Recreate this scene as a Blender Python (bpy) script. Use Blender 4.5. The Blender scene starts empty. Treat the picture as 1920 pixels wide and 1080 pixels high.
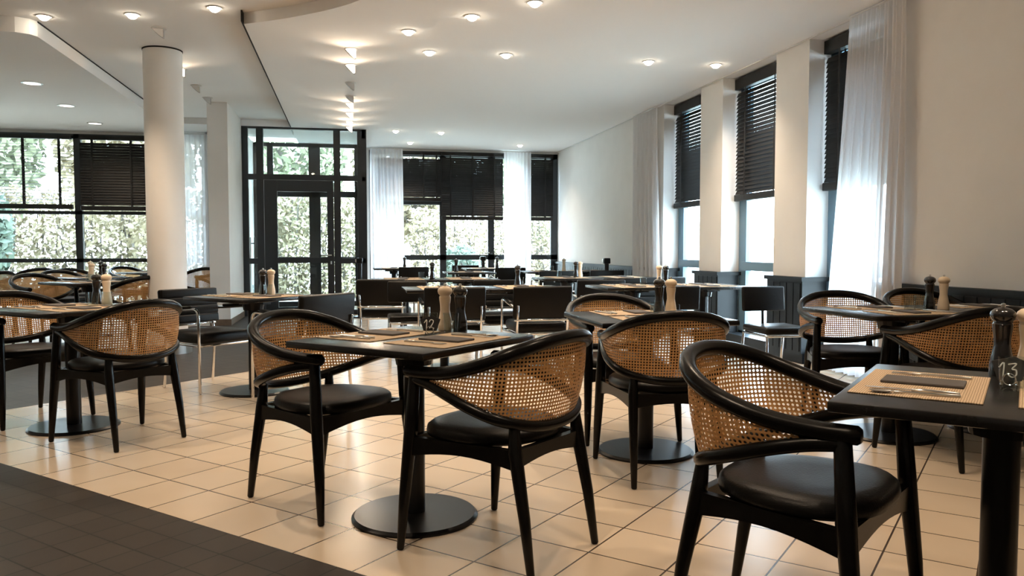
import bpy, bmesh, math, random
from mathutils import Vector, Matrix
random.seed(7)
D = bpy.data; SC = bpy.context.scene; COL = SC.collection
PI = math.pi

# ------------------------------------------------------------------ camera, sky, light, exposure
F_PX = 1480.0
YAW = math.atan2(310.0, math.hypot(F_PX, 75.0)); PITCH = math.atan2(75.0, F_PX)
cam_data = D.cameras.new('camera'); cam = D.objects.new('camera', cam_data); COL.objects.link(cam)
cam_data.sensor_width = 36.0; cam_data.lens = F_PX / 1920.0 * 36.0
cam_data.clip_start = 0.05; cam_data.clip_end = 300
cam.location = (0, 0, 1.12)
cam.rotation_euler = (PI / 2 - PITCH, 0, -YAW)
SC.camera = cam

SKY = 23.0
world = D.worlds.new('sky'); SC.world = world; world.use_nodes = True
wn = world.node_tree.nodes; wl = world.node_tree.links
bg = wn['Background']; bg.inputs['Strength'].default_value = SKY
tc = wn.new('ShaderNodeTexCoord'); sx = wn.new('ShaderNodeSeparateXYZ'); rp = wn.new('ShaderNodeValToRGB')
wl.new(tc.outputs['Generated'], sx.inputs[0]); wl.new(sx.outputs['Z'], rp.inputs[0]); wl.new(rp.outputs[0], bg.inputs['Color'])
rp.color_ramp.elements[0].position = 0.0; rp.color_ramp.elements[0].color = (0.74, 0.87, 1.0, 1)
rp.color_ramp.elements[1].position = 0.6; rp.color_ramp.elements[1].color = (0.62, 0.80, 1.0, 1)

SC.view_settings.view_transform = 'Standard'; SC.view_settings.look = 'None'
SC.view_settings.exposure = 0.18; SC.view_settings.gamma = 1.0
SC.view_settings.use_curve_mapping = False
try:
    SC.cycles.max_bounces = 8; SC.cycles.diffuse_bounces = 4; SC.cycles.glossy_bounces = 3
    SC.cycles.transparent_max_bounces = 16; SC.cycles.transmission_bounces = 6
    SC.cycles.sample_clamp_indirect = 6.0
    SC.cycles.use_denoising = True
except Exception:
    pass
WARM = (1.0, 0.77, 0.55)
SPOT_W = 84.0

# room measures
XR, YF, ZC, ZM, ZL = 4.32, 16.0, 3.10, 3.20, 3.06
XL, YN = -9.0, -3.0


def W(u, v):
    return ((u - v) / 2 ** .5, (u + v) / 2 ** .5)


# ------------------------------------------------------------------ materials
def mat(name, col, rough=0.5, metal=0.0, spec=0.5, noise=0.0, nscale=20.0, bump=0.0, coat=0.0):
    m = D.materials.new(name); m.use_nodes = True
    nt = m.node_tree; b = nt.nodes['Principled BSDF']
    b.inputs['Base Color'].default_value = (*col, 1); b.inputs['Roughness'].default_value = rough
    b.inputs['Metallic'].default_value = metal; b.inputs['Specular IOR Level'].default_value = spec
    b.inputs['Coat Weight'].default_value = coat; b.inputs['Coat Roughness'].default_value = 0.15
    if noise or bump:
        t = nt.nodes.new('ShaderNodeTexCoord'); n = nt.nodes.new('ShaderNodeTexNoise')
        n.inputs['Scale'].default_value = nscale; n.inputs['Detail'].default_value = 5
        nt.links.new(t.outputs['Object'], n.inputs['Vector'])
        if noise:
            r = nt.nodes.new('ShaderNodeValToRGB')
            r.color_ramp.elements[0].position = 0.3; r.color_ramp.elements[1].position = 0.7
            r.color_ramp.elements[0].color = (*[c * (1 - noise) for c in col], 1)
            r.color_ramp.elements[1].color = (*[min(1, c * (1 + noise)) for c in col], 1)
            nt.links.new(n.outputs['Fac'], r.inputs[0]); nt.links.new(r.outputs[0], b.inputs['Base Color'])
        if bump:
            bp = nt.nodes.new('ShaderNodeBump'); bp.inputs['Strength'].default_value = bump
            bp.inputs['Distance'].default_value = 0.01
            nt.links.new(n.outputs['Fac'], bp.inputs['Height']); nt.links.new(bp.outputs[0], b.inputs['Normal'])
    return m


def emis(name, col, strength):
    m = D.materials.new(name); m.use_nodes = True; nt = m.node_tree
    b = nt.nodes['Principled BSDF']
    b.inputs['Base Color'].default_value = (0.9, 0.9, 0.9, 1)
    b.inputs['Emission Color'].default_value = (*col, 1); b.inputs['Emission Strength'].default_value = strength
    return m


def mth(nt, op, a, b=None):
    n = nt.nodes.new('ShaderNodeMath'); n.operation = op
    for i, x in enumerate((a, b)):
        if x is None: continue
        if isinstance(x, (int, float)): n.inputs[i].default_value = x
        else: nt.links.new(x, n.inputs[i])
    return n.outputs[0]


def glass_mat(name, tint, refl=0.06):
    m = D.materials.new(name); m.use_nodes = True; nt = m.node_tree; N = nt.nodes; L = nt.links
    N.remove(N['Principled BSDF'])
    tr = N.new('ShaderNodeBsdfTransparent'); tr.inputs[0].default_value = (*tint, 1)
    gl = N.new('ShaderNodeBsdfGlossy'); gl.inputs['Roughness'].default_value = 0.02
    lw = N.new('ShaderNodeLayerWeight'); lw.inputs['Blend'].default_value = 0.5
    fr = mth(nt, 'ADD', mth(nt, 'MULTIPLY', mth(nt, 'POWER', lw.outputs['Facing'], 5.0), 0.6), 0.035)
    mx = N.new('ShaderNodeMixShader')
    L.new(fr, mx.inputs[0]); L.new(tr.outputs[0], mx.inputs[1]); L.new(gl.outputs[0], mx.inputs[2])
    L.new(mx.outputs[0], N['Material Output'].inputs[0])
    return m


def sheer_mat(name, col):
    m = D.materials.new(name); m.use_nodes = True; nt = m.node_tree; N = nt.nodes; L = nt.links
    N.remove(N['Principled BSDF'])
    df = N.new('ShaderNodeBsdfDiffuse'); df.inputs[0].default_value = (*col, 1)
    tl = N.new('ShaderNodeBsdfTranslucent'); tl.inputs[0].default_value = (*col, 1)
    tr = N.new('ShaderNodeBsdfTransparent')
    m1 = N.new('ShaderNodeMixShader'); m1.inputs[0].default_value = 0.42
    m2 = N.new('ShaderNodeMixShader'); m2.inputs[0].default_value = 0.10
    L.new(df.outputs[0], m1.inputs[1]); L.new(tl.outputs[0], m1.inputs[2])
    L.new(m1.outputs[0], m2.inputs[1]); L.new(tr.outputs[0], m2.inputs[2])
    L.new(m2.outputs[0], N['Material Output'].inputs[0])
    return m


def cane_mat():
    m = D.materials.new('woven_cane'); m.use_nodes = True; nt = m.node_tree; N = nt.nodes; L = nt.links
    b = N['Principled BSDF']; b.inputs['Roughness'].default_value = 0.45
    uv = N.new('ShaderNodeUVMap'); sp = N.new('ShaderNodeSeparateXYZ'); L.new(uv.outputs[0], sp.inputs[0])
    cell = 1 / 0.0135
    fx = mth(nt, 'SUBTRACT', mth(nt, 'FRACT', mth(nt, 'MULTIPLY', sp.outputs[0], cell)), 0.5)
    fy = mth(nt, 'SUBTRACT', mth(nt, 'FRACT', mth(nt, 'MULTIPLY', sp.outputs[1], cell)), 0.5)
    d = mth(nt, 'SQRT', mth(nt, 'ADD', mth(nt, 'MULTIPLY', fx, fx), mth(nt, 'MULTIPLY', fy, fy)))
    hole = mth(nt, 'LESS_THAN', d, 0.29)
    nz = N.new('ShaderNodeTexNoise'); nz.inputs['Scale'].default_value = 9; nz.inputs['Detail'].default_value = 4
    mp = N.new('ShaderNodeMapping'); mp.inputs['Scale'].default_value = (3, 14, 1)
    L.new(uv.outputs[0], mp.inputs[0]); L.new(mp.outputs[0], nz.inputs['Vector'])
    rp = N.new('ShaderNodeValToRGB')
    rp.color_ramp.elements[0].position = 0.3; rp.color_ramp.elements[0].color = (0.42, 0.195, 0.062, 1)
    rp.color_ramp.elements[1].position = 0.72; rp.color_ramp.elements[1].color = (0.60, 0.33, 0.125, 1)
    L.new(nz.outputs[0], rp.inputs[0])
    # darker rim around each hole
    ring = mth(nt, 'MULTIPLY', mth(nt, 'LESS_THAN', d, 0.37), 0.30)
    mxc = N.new('ShaderNodeMix'); mxc.data_type = 'RGBA'; mxc.inputs['B'].default_value = (0.25, 0.105, 0.03, 1)
    L.new(ring, mxc.inputs['Factor']); L.new(rp.outputs[0], mxc.inputs['A']); L.new(mxc.outputs['Result'], b.inputs['Base Color'])
    bp = N.new('ShaderNodeBump'); bp.inputs['Strength'].default_value = 0.5; bp.inputs['Distance'].default_value = 0.002
    L.new(d, bp.inputs['Height']); L.new(bp.outputs[0], b.inputs['Normal'])
    tl = N.new('ShaderNodeBsdfTranslucent'); L.new(mxc.outputs['Result'], tl.inputs[0])
    m0 = N.new('ShaderNodeMixShader'); m0.inputs[0].default_value = 0.28
    L.new(b.outputs[0], m0.inputs[1]); L.new(tl.outputs[0], m0.inputs[2])
    tr = N.new('ShaderNodeBsdfTransparent'); mx = N.new('ShaderNodeMixShader')
    L.new(hole, mx.inputs[0]); L.new(m0.outputs[0], mx.inputs[1]); L.new(tr.outputs[0], mx.inputs[2])
    L.new(mx.outputs[0], N['Material Output'].inputs[0])
    return m


def tile_mat():
    """beige 30 cm tiles laid diagonally to the walls, with bands of small dark tiles"""
    m = D.materials.new('floor_tiles'); m.use_nodes = True; nt = m.node_tree; N = nt.nodes; L = nt.links
    b = N['Principled BSDF']
    tcn = N.new('ShaderNodeTexCoord'); sp = N.new('ShaderNodeSeparateXYZ'); L.new(tcn.outputs['Object'], sp.inputs[0])
    x, y = sp.outputs[0], sp.outputs[1]
    u = mth(nt, 'MULTIPLY', mth(nt, 'ADD', x, y), 0.70710678)
    v = mth(nt, 'MULTIPLY', mth(nt, 'SUBTRACT', y, x), 0.70710678)

    def grid(step, u0, v0, w):
        a = mth(nt, 'FRACT', mth(nt, 'ADD', mth(nt, 'DIVIDE', mth(nt, 'SUBTRACT', u, u0), step), 100.0))
        c = mth(nt, 'FRACT', mth(nt, 'ADD', mth(nt, 'DIVIDE', mth(nt, 'SUBTRACT', v, v0), step), 100.0))
        la = mth(nt, 'LESS_THAN', mth(nt, 'ABSOLUTE', mth(nt, 'SUBTRACT', a, 0.5)), 0.5 - w / step)
        lc = mth(nt, 'LESS_THAN', mth(nt, 'ABSOLUTE', mth(nt, 'SUBTRACT', c, 0.5)), 0.5 - w / step)
        inside = mth(nt, 'MULTIPLY', la, lc)
        iu = mth(nt, 'FLOOR', mth(nt, 'DIVIDE', mth(nt, 'SUBTRACT', u, u0), step))
        iv = mth(nt, 'FLOOR', mth(nt, 'DIVIDE', mth(nt, 'SUBTRACT', v, v0), step))
        cb = N.new('ShaderNodeCombineXYZ'); L.new(iu, cb.inputs[0]); L.new(iv, cb.inputs[1])
        wn_ = N.new('ShaderNodeTexWhiteNoise'); wn_.noise_dimensions = '3D'; L.new(cb.outputs[0], wn_.inputs['Vector'])
        return inside, wn_.outputs['Value']
    in_l, r_l = grid(0.3025, 1.94, 0.117, 0.0036)
    in_d, r_d = grid(0.15, 1.94, 5.9, 0.003)
    # zones
    z1 = mth(nt, 'LESS_THAN', u, 1.94)
    z1 = mth(nt, 'MULTIPLY', z1, mth(nt, 'LESS_THAN', v, 5.05))
    z2 = mth(nt, 'MULTIPLY', mth(nt, 'GREATER_THAN', v, 5.9), mth(nt, 'LESS_THAN', x, -0.35))
    keep = mth(nt, 'SUBTRACT', 1.0, mth(nt, 'MULTIPLY', mth(nt, 'GREATER_THAN', v, 8.3), mth(nt, 'LESS_THAN', x, -2.2)))
    z2 = mth(nt, 'MULTIPLY', z2, keep)
    zone = mth(nt, 'MAXIMUM', z1, z2)
    nz = N.new('ShaderNodeTexNoise'); nz.inputs['Scale'].default_value = 2.2; nz.inputs['Detail'].default_value = 2
    L.new(tcn.outputs['Object'], nz.inputs['Vector'])

    def cols(c0, c1, rnd, k):
        f = mth(nt, 'ADD', mth(nt, 'MULTIPLY', nz.outputs[0], 1 - k), mth(nt, 'MULTIPLY', rnd, k))
        r = N.new('ShaderNodeValToRGB'); r.color_ramp.elements[0].position = 0.1; r.color_ramp.elements[1].position = 0.9
        r.color_ramp.elements[0].color = (*c0, 1); r.color_ramp.elements[1].color = (*c1, 1)
        L.new(f, r.inputs[0]); return r.outputs[0]
    light = cols((0.475, 0.38, 0.28), (0.575, 0.475, 0.36), r_l, 0.35)
    dark = cols((0.024, 0.019, 0.015), (0.048, 0.039, 0.031), r_d, 0.32)

    def mixc(f, a, c):
        n = N.new('ShaderNodeMix'); n.data_type = 'RGBA'
        L.new(f, n.inputs['Factor'])
        for s, q in (('A', a), ('B', c)):
            if isinstance(q, tuple): n.inputs[s].default_value = (*q, 1)
            else: L.new(q, n.inputs[s])
        return n.outputs['Result']
    lt = mixc(in_l, (0.055, 0.038, 0.026), light)
    dk = mixc(in_d, (0.008, 0.007, 0.006), dark)
    L.new(mixc(zone, lt, dk), b.inputs['Base Color'])
    rg = mth(nt, 'ADD', mth(nt, 'MULTIPLY', nz.outputs[0], 0.03), 0.24)
    L.new(mth(nt, 'ADD', rg, mth(nt, 'MULTIPLY', zone, 0.22)), b.inputs['Roughness'])
    L.new(mth(nt, 'SUBTRACT', 0.5, mth(nt, 'MULTIPLY', zone, 0.33)), b.inputs['Specular IOR Level'])
    bp = N.new('ShaderNodeBump'); bp.inputs['Strength'].default_value = 0.25; bp.inputs['Distance'].default_value = 0.003
    L.new(mth(nt, 'ADD', mth(nt, 'MULTIPLY', in_l, mth(nt, 'SUBTRACT', 1.0, zone)), mth(nt, 'MULTIPLY', in_d, zone)), bp.inputs['Height'])
    L.new(bp.outputs[0], b.inputs['Normal'])
    return m


def placemat_mat():
    m = D.materials.new('woven_placemat'); m.use_nodes = True; nt = m.node_tree; N = nt.nodes; L = nt.links
    b = N['Principled BSDF']; b.inputs['Roughness'].default_value = 0.75
    t = N.new('ShaderNodeTexCoord'); w1 = N.new('ShaderNodeTexWave'); w1.wave_type = 'BANDS'; w1.bands_direction = 'X'
    w1.inputs['Scale'].default_value = 52; w1.inputs['Distortion'].default_value = 4
    w2 = N.new('ShaderNodeTexWave'); w2.bands_direction = 'Y'; w2.inputs['Scale'].default_value = 55; w2.inputs['Distortion'].default_value = 1.5
    L.new(t.outputs['Object'], w1.inputs[0]); L.new(t.outputs['Object'], w2.inputs[0])
    f = mth(nt, 'MULTIPLY', w1.outputs['Fac'], w2.outputs['Fac'])
    r = N.new('ShaderNodeValToRGB'); r.color_ramp.elements[0].color = (0.30, 0.20, 0.115, 1); r.color_ramp.elements[1].color = (0.72, 0.56, 0.38, 1)
    r.color_ramp.elements[1].position = 0.6
    L.new(f, r.inputs[0]); L.new(r.outputs[0], b.inputs['Base Color'])
    bp = N.new('ShaderNodeBump'); bp.inputs['Strength'].default_value = 0.4; bp.inputs['Distance'].default_value = 0.002
    L.new(f, bp.inputs['Height']); L.new(bp.outputs[0], b.inputs['Normal'])
    return m


M = {}
M['wall'] = mat('wall_paint', (0.84, 0.82, 0.79), 0.9, noise=0.02, nscale=3)
M['ceil'] = mat('ceiling_paint', (0.90, 0.89, 0.885), 0.95)
M['floor'] = tile_mat()
M['black_wood'] = mat('black_stained_wood', (0.004, 0.0036, 0.0032), 0.27, spec=0.19, noise=0.3, nscale=30)
M['leather'] = mat('black_leather', (0.0055, 0.005, 0.0045), 0.38, spec=0.19, bump=0.12, nscale=160)
M['cane'] = cane_mat()
M['top'] = mat('dark_table_wood', (0.010, 0.009, 0.0085), 0.26, spec=0.4, noise=0.35, nscale=12, bump=0.05)
M['iron'] = mat('black_metal', (0.005, 0.005, 0.0055), 0.28, spec=0.28)
M['chrome'] = mat('chrome', (0.80, 0.80, 0.80), 0.09, metal=1.0)
M['steel'] = mat('brushed_steel', (0.62, 0.61, 0.59), 0.28, metal=1.0)
M['frame'] = mat('black_window_frame', (0.014, 0.018, 0.022), 0.35)
M['frame_lit'] = mat('daylit_window_frame', (0.12, 0.205, 0.27), 0.4)  # blue-grey of reflected daylight put into the frame colour
M['blind'] = mat('black_wood_slats', (0.010, 0.009, 0.0085), 0.55, spec=0.3, noise=0.25, nscale=8)
M['tape'] = mat('black_tape', (0.008, 0.008, 0.008), 0.8)
M['dado'] = mat('black_panelling', (0.008, 0.010, 0.0125), 0.40, spec=0.25)
M['glass'] = glass_mat('clear_glass', (0.95, 0.98, 0.97))
M['tumbler'] = glass_mat('tumbler_glass', (0.90, 0.93, 0.93))
M['sheer'] = sheer_mat('sheer_voile', (0.86, 0.85, 0.86))
M['mat'] = placemat_mat()
M['napkin'] = mat('grey_napkin', (0.085, 0.075, 0.07), 0.85, bump=0.1, nscale=200)
M['slate'] = mat('black_slate', (0.012, 0.012, 0.012), 0.7)
M['chalk'] = mat('white_chalk', (0.85, 0.85, 0.85), 0.9)
M['mill_w'] = mat('pale_wood_mill', (0.78, 0.63, 0.45), 0.35, noise=0.06, nscale=15)
M['mill_b'] = mat('black_wood_mill', (0.010, 0.009, 0.009), 0.18, coat=0.5)
M['lamp'] = emis('lamp_glow', (1.0, 0.86, 0.66), 40.0)
M['lamp_side'] = emis('spot_glow', (1.0, 0.80, 0.58), 14.0)
M['soft_lamp'] = emis('diffuser_glow', (1.0, 0.92, 0.82), 3.0)
M['white_metal'] = mat('white_lacquer', (0.7, 0.68, 0.66), 0.4)
M['grey_metal'] = mat('grey_lacquer', (0.42, 0.40, 0.39), 0.45)
M['gap'] = mat('shadow_gap', (0.01, 0.01, 0.01), 0.9)  # black strips standing in for the shade in the ceiling gaps
M['base_tile'] = mat('skirting_tile', (0.16, 0.11, 0.075), 0.45, noise=0.15)
M['lawn'] = mat('pale_lawn', (0.52, 0.53, 0.47), 0.95, noise=0.3, nscale=2)  # paler than grass, so the ground bounces daylight onto the ceiling
M['leaf'] = mat('leaf_green', (0.175, 0.19, 0.11), 0.7, noise=0.35, nscale=1.2)
M['leaf_y'] = mat('leaf_yellow_green', (0.25, 0.205, 0.12), 0.7, noise=0.35, nscale=1.2)
M['leaf_c'] = mat('leaf_conifer', (0.10, 0.135, 0.095), 0.7, noise=0.35, nscale=1.2)
M['bark'] = mat('tree_bark', (0.10, 0.085, 0.07), 0.9, noise=0.3, nscale=8)


# ------------------------------------------------------------------ mesh builder
class MB:
    def __init__(s):
        s.v = []; s.f = []; s.uv = {}

    def add(s, vs, fs):
        o = len(s.v); s.v += [tuple(p) for p in vs]; s.f += [tuple(i + o for i in f) for f in fs]; return s

    def box(s, x0, x1, y0, y1, z0, z1, rot=0.0, c=(0, 0)):
        vs = [(x, y, z) for z in (z0, z1) for y in (y0, y1) for x in (x0, x1)]
        if rot:
            cs, sn = math.cos(rot), math.sin(rot)
            vs = [(c[0] + (x - c[0]) * cs - (y - c[1]) * sn, c[1] + (x - c[0]) * sn + (y - c[1]) * cs, z) for x, y, z in vs]
        return s.add(vs, [(0, 2, 3, 1), (4, 5, 7, 6), (0, 1, 5, 4), (2, 6, 7, 3), (0, 4, 6, 2), (1, 3, 7, 5)])

    def rbox(s, x0, x1, y0, y1, z0, z1, r=0.01, seg=2):
        bm = bmesh.new(); bmesh.ops.create_cube(bm, size=1)
        for w in bm.verts:
            w.co = Vector(((x0 + x1) / 2 + w.co.x * (x1 - x0), (y0 + y1) / 2 + w.co.y * (y1 - y0), (z0 + z1) / 2 + w.co.z * (z1 - z0)))
        bmesh.ops.bevel(bm, geom=bm.edges[:], offset=r, segments=seg, affect='EDGES', profile=0.5)
        bm.verts.ensure_lookup_table(); bm.verts.index_update()
        s.add([w.co[:] for w in bm.verts], [[w.index for w in f.verts] for f in bm.faces]); bm.free(); return s

    def tube(s, pts, r, n=10, cap=True, closed=False):
        pts = [Vector(p) for p in pts]; k = len(pts)
        rs = r if isinstance(r, (list, tuple)) else [r] * k
        rings = []; prev = None
        for i, p in enumerate(pts):
            if closed: t = pts[(i + 1) % k] - pts[i - 1]
            else: t = pts[min(i + 1, k - 1)] - pts[max(i - 1, 0)]
            t = t.normalized() if t.length > 1e-9 else Vector((0, 0, 1))
            if prev is None:
                a = Vector((0, 0, 1)) if abs(t.z) < 0.9 else Vector((1, 0, 0))
                nrm = t.cross(a).normalized()
            else:
                nrm = (prev - t * prev.dot(t)); nrm = nrm.normalized() if nrm.length > 1e-6 else t.orthogonal().normalized()
            prev = nrm; bn = t.cross(nrm)
            rings.append([p + (nrm * math.cos(2 * PI * j / n) + bn * math.sin(2 * PI * j / n)) * rs[i] for j in range(n)])
        o = len(s.v)
        for rg in rings: s.v += [q[:] for q in rg]
        m = k if closed else k - 1
        for i in range(m):
            for j in range(n):
                a = o + i * n + j; b = o + i * n + (j + 1) % n
                c = o + ((i + 1) % k) * n + (j + 1) % n; d = o + ((i + 1) % k) * n + j
                s.f.append((a, b, c, d))
        if cap and not closed:
            for i, sg in ((0, -1), (k - 1, 1)):
                t = (pts[1] - pts[0]).normalized() * -1 if i == 0 else (pts[-1] - pts[-2]).normalized()
                # rounded end
                base = o + i * n; q = len(s.v)
                ring2 = [Vector(s.v[base + j]) for j in range(n)]
                c0 = pts[i]
                s.v += [(c0 + (w - c0) * 0.7 + t * rs[i] * 0.4)[:] for w in ring2]
                s.v.append((c0 + t * rs[i] * 0.55)[:])
                for j in range(n):
                    a, b = base + j, base + (j + 1) % n; c, d = q + (j + 1) % n, q + j
                    s.f.append((b, a, d, c) if i == 0 else (a, b, c, d))
                    s.f.append((c, d, q + n) if i == 0 else (d, c, q + n))
        return s

    def lathe(s, prof, c=(0, 0, 0), n=20):
        o = len(s.v)
        for r, z in prof:
            s.v += [(c[0] + r * math.cos(2 * PI * j / n), c[1] + r * math.sin(2 * PI * j / n), c[2] + z) for j in range(n)]
        for i in range(len(prof) - 1):
            for j in range(n):
                s.f.append((o + i * n + j, o + i * n + (j + 1) % n, o + (i + 1) * n + (j + 1) % n, o + (i + 1) * n + j))
        s.f.append(tuple(o + j for j in range(n))[::-1])
        k = o + (len(prof) - 1) * n
        s.f.append(tuple(k + j for j in range(n)))
        return s

    def prism(s, poly, z0, z1):
        n = len(poly)
        return s.add([(x, y, z0) for x, y in poly] + [(x, y, z1) for x, y in poly],
                     [tuple(range(n))[::-1], tuple(range(n, 2 * n))] + [(i, (i + 1) % n, n + (i + 1) % n, n + i) for i in range(n)])

    def mesh(s, name, m, smooth=True, angle=40, uvs=None):
        me = D.meshes.new(name); me.from_pydata(s.v, [], s.f); me.validate(); me.update()
        me.materials.append(m)
        if smooth:
            me.polygons.foreach_set('use_smooth', [True] * len(me.polygons))
            me.set_sharp_from_angle(angle=math.radians(angle))
        if uvs:
            ly = me.uv_layers.new(name='UVMap')
            for lp in me.loops: ly.data[lp.index].uv = uvs[lp.vertex_index]
        return me

    def build(s, name, m, parent=None, smooth=True, angle=40, uvs=None):
        o = D.objects.new(name, s.mesh(name, m, smooth, angle, uvs)); COL.objects.link(o)
        if parent: o.parent = parent
        return o


def fix_normals(o):
    bm = bmesh.new(); bm.from_mesh(o.data); bmesh.ops.recalc_face_normals(bm, faces=bm.faces[:]); bm.to_mesh(o.data); bm.free(); return o


def tag(o, label=None, cat=None, group=None, kind=None):
    if label: o['label'] = label
    if cat: o['category'] = cat
    if group: o['group'] = group
    if kind: o['kind'] = kind
    return o


def thing(name, label, cat, loc=(0, 0, 0), rz=0.0, group=None):
    o = D.objects.new(name, None); COL.objects.link(o); o.empty_display_size = 0.1
    o.location = loc; o.rotation_euler = (0, 0, rz)
    return tag(o, label, cat, group)


def struct(name, mb, m, smooth=False):
    o = mb.build(name, m, None, smooth); o['kind'] = 'structure'; return o


def copy_tree(o, parent=None):
    c = o.copy(); COL.objects.link(c); c.parent = parent
    for ch in o.children: copy_tree(ch, c)
    return c


def az(deg):
    """clockwise from +Y -> rotation of an object whose front is local +Y"""
    return -math.radians(deg)


def crom(pts, n=6):
    P = [Vector(p) for p in pts]; out = []
    P = [P[0] * 2 - P[1]] + P + [P[-1] * 2 - P[-2]]
    for i in range(1, len(P) - 2):
        for k in range(n):
            t = k / n; a, b, c, d = P[i - 1:i + 3]
            out.append(0.5 * ((2 * b) + (c - a) * t + (2 * a - 5 * b + 4 * c - d) * t * t + (3 * b - a - 3 * c + d) * t ** 3))
    out.append(P[-2]); return out


# ------------------------------------------------------------------ the room shell
struct('floor', MB().box(XL, 4.68, YN, 16.2, -0.12, 0.0), M['floor'])
struct('ceiling', MB().box(XL, 4.68, YN, 16.2, ZM, ZM + 0.15), M['ceil'])
# lowered right-hand ceiling field with a curved front edge
arc = crom([(-0.87, 7.43), (-0.62, 7.27), (-0.38, 7.08), (-0.11, 6.83), (0.125, 6.53), (0.36, 6.05), (0.52, 5.4), (0.66, 4.4), (0.74, 3.0), (0.76, 1.0), (0.72, -1.5), (0.70, YN)], 4)
poly = [(p.x, p.y) for p in arc] + [(XR + 0.34, YN), (XR + 0.34, YF + .18), (-0.87, YF + .18)]
o = struct('trim_1', MB().prism(poly, ZC, ZM - 0.001), M['ceil']); fix_normals(o)
struct('trim_2', MB().box(-0.886, -0.872, 7.35, 13.55, ZC + 0.001, ZM - 0.001), M['gap'])
# lowered left soffit
pl = [(-2.76, 8.10), (-2.80, 8.02), (-2.90, 7.97), (-3.05, 7.96), (XL, 7.96), (XL, 14.6), (-2.76, 14.6)]
o = struct('trim_3', MB().prism(pl, ZL, ZM - 0.001), M['ceil']); fix_normals(o)
struct('trim_4', MB().box(-2.76, -2.752, 8.1, 14.6, ZM - 0.012, ZM - 0.001), M['gap'])
struct('trim_5', MB().box(-2.75, -0.9, 13.5, 14.6, ZC, ZM - 0.001), M['ceil'])
# right wall with its piers
REV = 4.55
rw = MB()
PD = REV + .075
rw.box(XR, PD, 10.37, YF + .1, 0, ZM)
rw.box(XR, PD, 8.618, 9.205, 0, ZM).box(XR, PD, 6.858, 7.446, 0, ZM).box(XR, PD, YN, 5.69, 0, ZM)
struct('wall_right', rw, M['wall'])
struct('trim_6', MB().box(XR - 0.035, XR - 0.02, YN, YF, ZC - 0.012, ZC - 0.0005), M['white_metal'])
for i, (a, b) in enumerate(((10.37, YF), (8.618, 9.205), (6.858, 7.446), (YN, 5.69))):
    d = MB()
    y0, y1 = a - 0.03, min(b + 0.03, YF - .02)
    d.box(XR - .05, REV - .02, y0, y1, 0.10, 0.80).box(XR - .03, REV - .02, y0 + .01, y1 - .01, 0.0, 0.10)
    d.box(XR - .075, REV, y0 - .03, y1 + .02, 0.80, 0.84)
    k = int((y1 - y0) / 0.12)
    for j in range(k):
        yy = y0 + .03 + j * 0.12
        d.box(XR - .056, XR - .05, yy, yy + 0.105, 0.12, 0.78)
    struct('baseboard_right' if i == 0 else 'baseboard_right.%03d' % i, d, M['dado'])
WIN_R = [(9.205, 10.37), (7.446, 8.618), (5.69, 6.858)]
for i, (a, b) in enumerate(WIN_R):
    d = MB()
    x0, x1 = REV, REV + .07
    d.box(x0, x1, a, a + .09, 0.05, ZM).box(x0, x1, b - .17, b, 0.05, ZM)
    d.box(x0, x1, a, b, 0.05, 0.15).box(x0, x1, a, b, 2.95, ZM)
    d.box(x0 - .04, x1, a, b - .10, 0.86, 0.96)
    o = struct('window_%d' % (i + 1), d, M['frame_lit'])
    MB().box(x0 + .03, x0 + .036, a + .09, b - .17, 0.15, 2.95).build('glass_pane', M['glass'], o, False)
    g = MB().box(XR + .02, REV - .01, a + .05, b - .05, 0.0, 0.13)
    struct('trim_%d' % (7 + i), g, M['dado'])
# far wall: window band
fw = MB(); fw.box(0.3, XR + .5, YF + .25, YF + .3, ZC - .02, ZM)
struct('wall_far', MB().box(0.28, 0.45, YF - .03, YF + .15, 0, ZM).box(0.28, XR + .4, YF, YF + .15, 3.06, ZM).box(0.28, XR, YF, YF + .15, -.1, 0.04), M['wall'])
y0, y1 = YF - .02, YF + .06
d = MB()
for xa, xb in ((0.45, .53), (1.85, 1.98), (2.84, 2.97), (3.62, 3.70), (4.17, 4.31)):
    d.box(xa, xb, y0, y1, 0, 3.06)
for za, zb in ((0.04, 0.14), (0.88, 0.98), (2.95, 3.06)):
    d.box(0.45, 4.31, y0, y1, za, zb)
d.box(0.45, 1.90, y0, y1, 1.99, 2.09)
o = struct('window_4', d, M['frame'])
for xa, xb in ((0.53, 1.85), (1.98, 2.84), (2.97, 3.62), (3.70, 4.17)):
    MB().box(xa, xb, YF + .02, YF + .026, 0.1, 3.0).build('glass_pane', M['glass'], o, False)
h = MB().tube([(2.86, y0 - .01, 1.02), (2.86, y0 - .05, 1.02), (2.75, y0 - .055, 1.02)], 0.011, 8)
h.build('door_handle', M['steel'], o)
# left window wall
YW = 14.4
struct('wall_left', MB().box(XL - .15, XL, YN, 17, 0, ZM).box(XL, -1.72, YW + .02, YW + .18, 3.0, ZM).box(XL, -1.72, YW + .02, YW + .18, 0, 0.05)
       .box(-2.35, -1.72, YW + .02, YW + .18, 0, ZM), M['wall'])
d = MB()
for xa, xb in ((-8.9, -8.8), (-7.4, -7.28), (-5.9, -5.8), (-4.42, -4.31), (-2.95, -2.84), (-2.42, -2.34)):
    d.box(xa, xb, YW, YW + .08, 0.05, 3.0)
for za, zb in ((0.05, 0.13), (0.88, 0.945), (1.68, 1.735), (2.93, 3.01)):
    d.box(-8.9, -2.34, YW, YW + .08, za, zb)
o = struct('window_5', d, M['frame'])
MB().box(-8.8, -2.4, YW + .04, YW + .046, 0.1, 2.97).build('glass_pane', M['glass'], o, False)
struct('wall_back', MB().box(XL, XR + .5, YN - .15, YN, 0, ZM), M['wall'])
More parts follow.
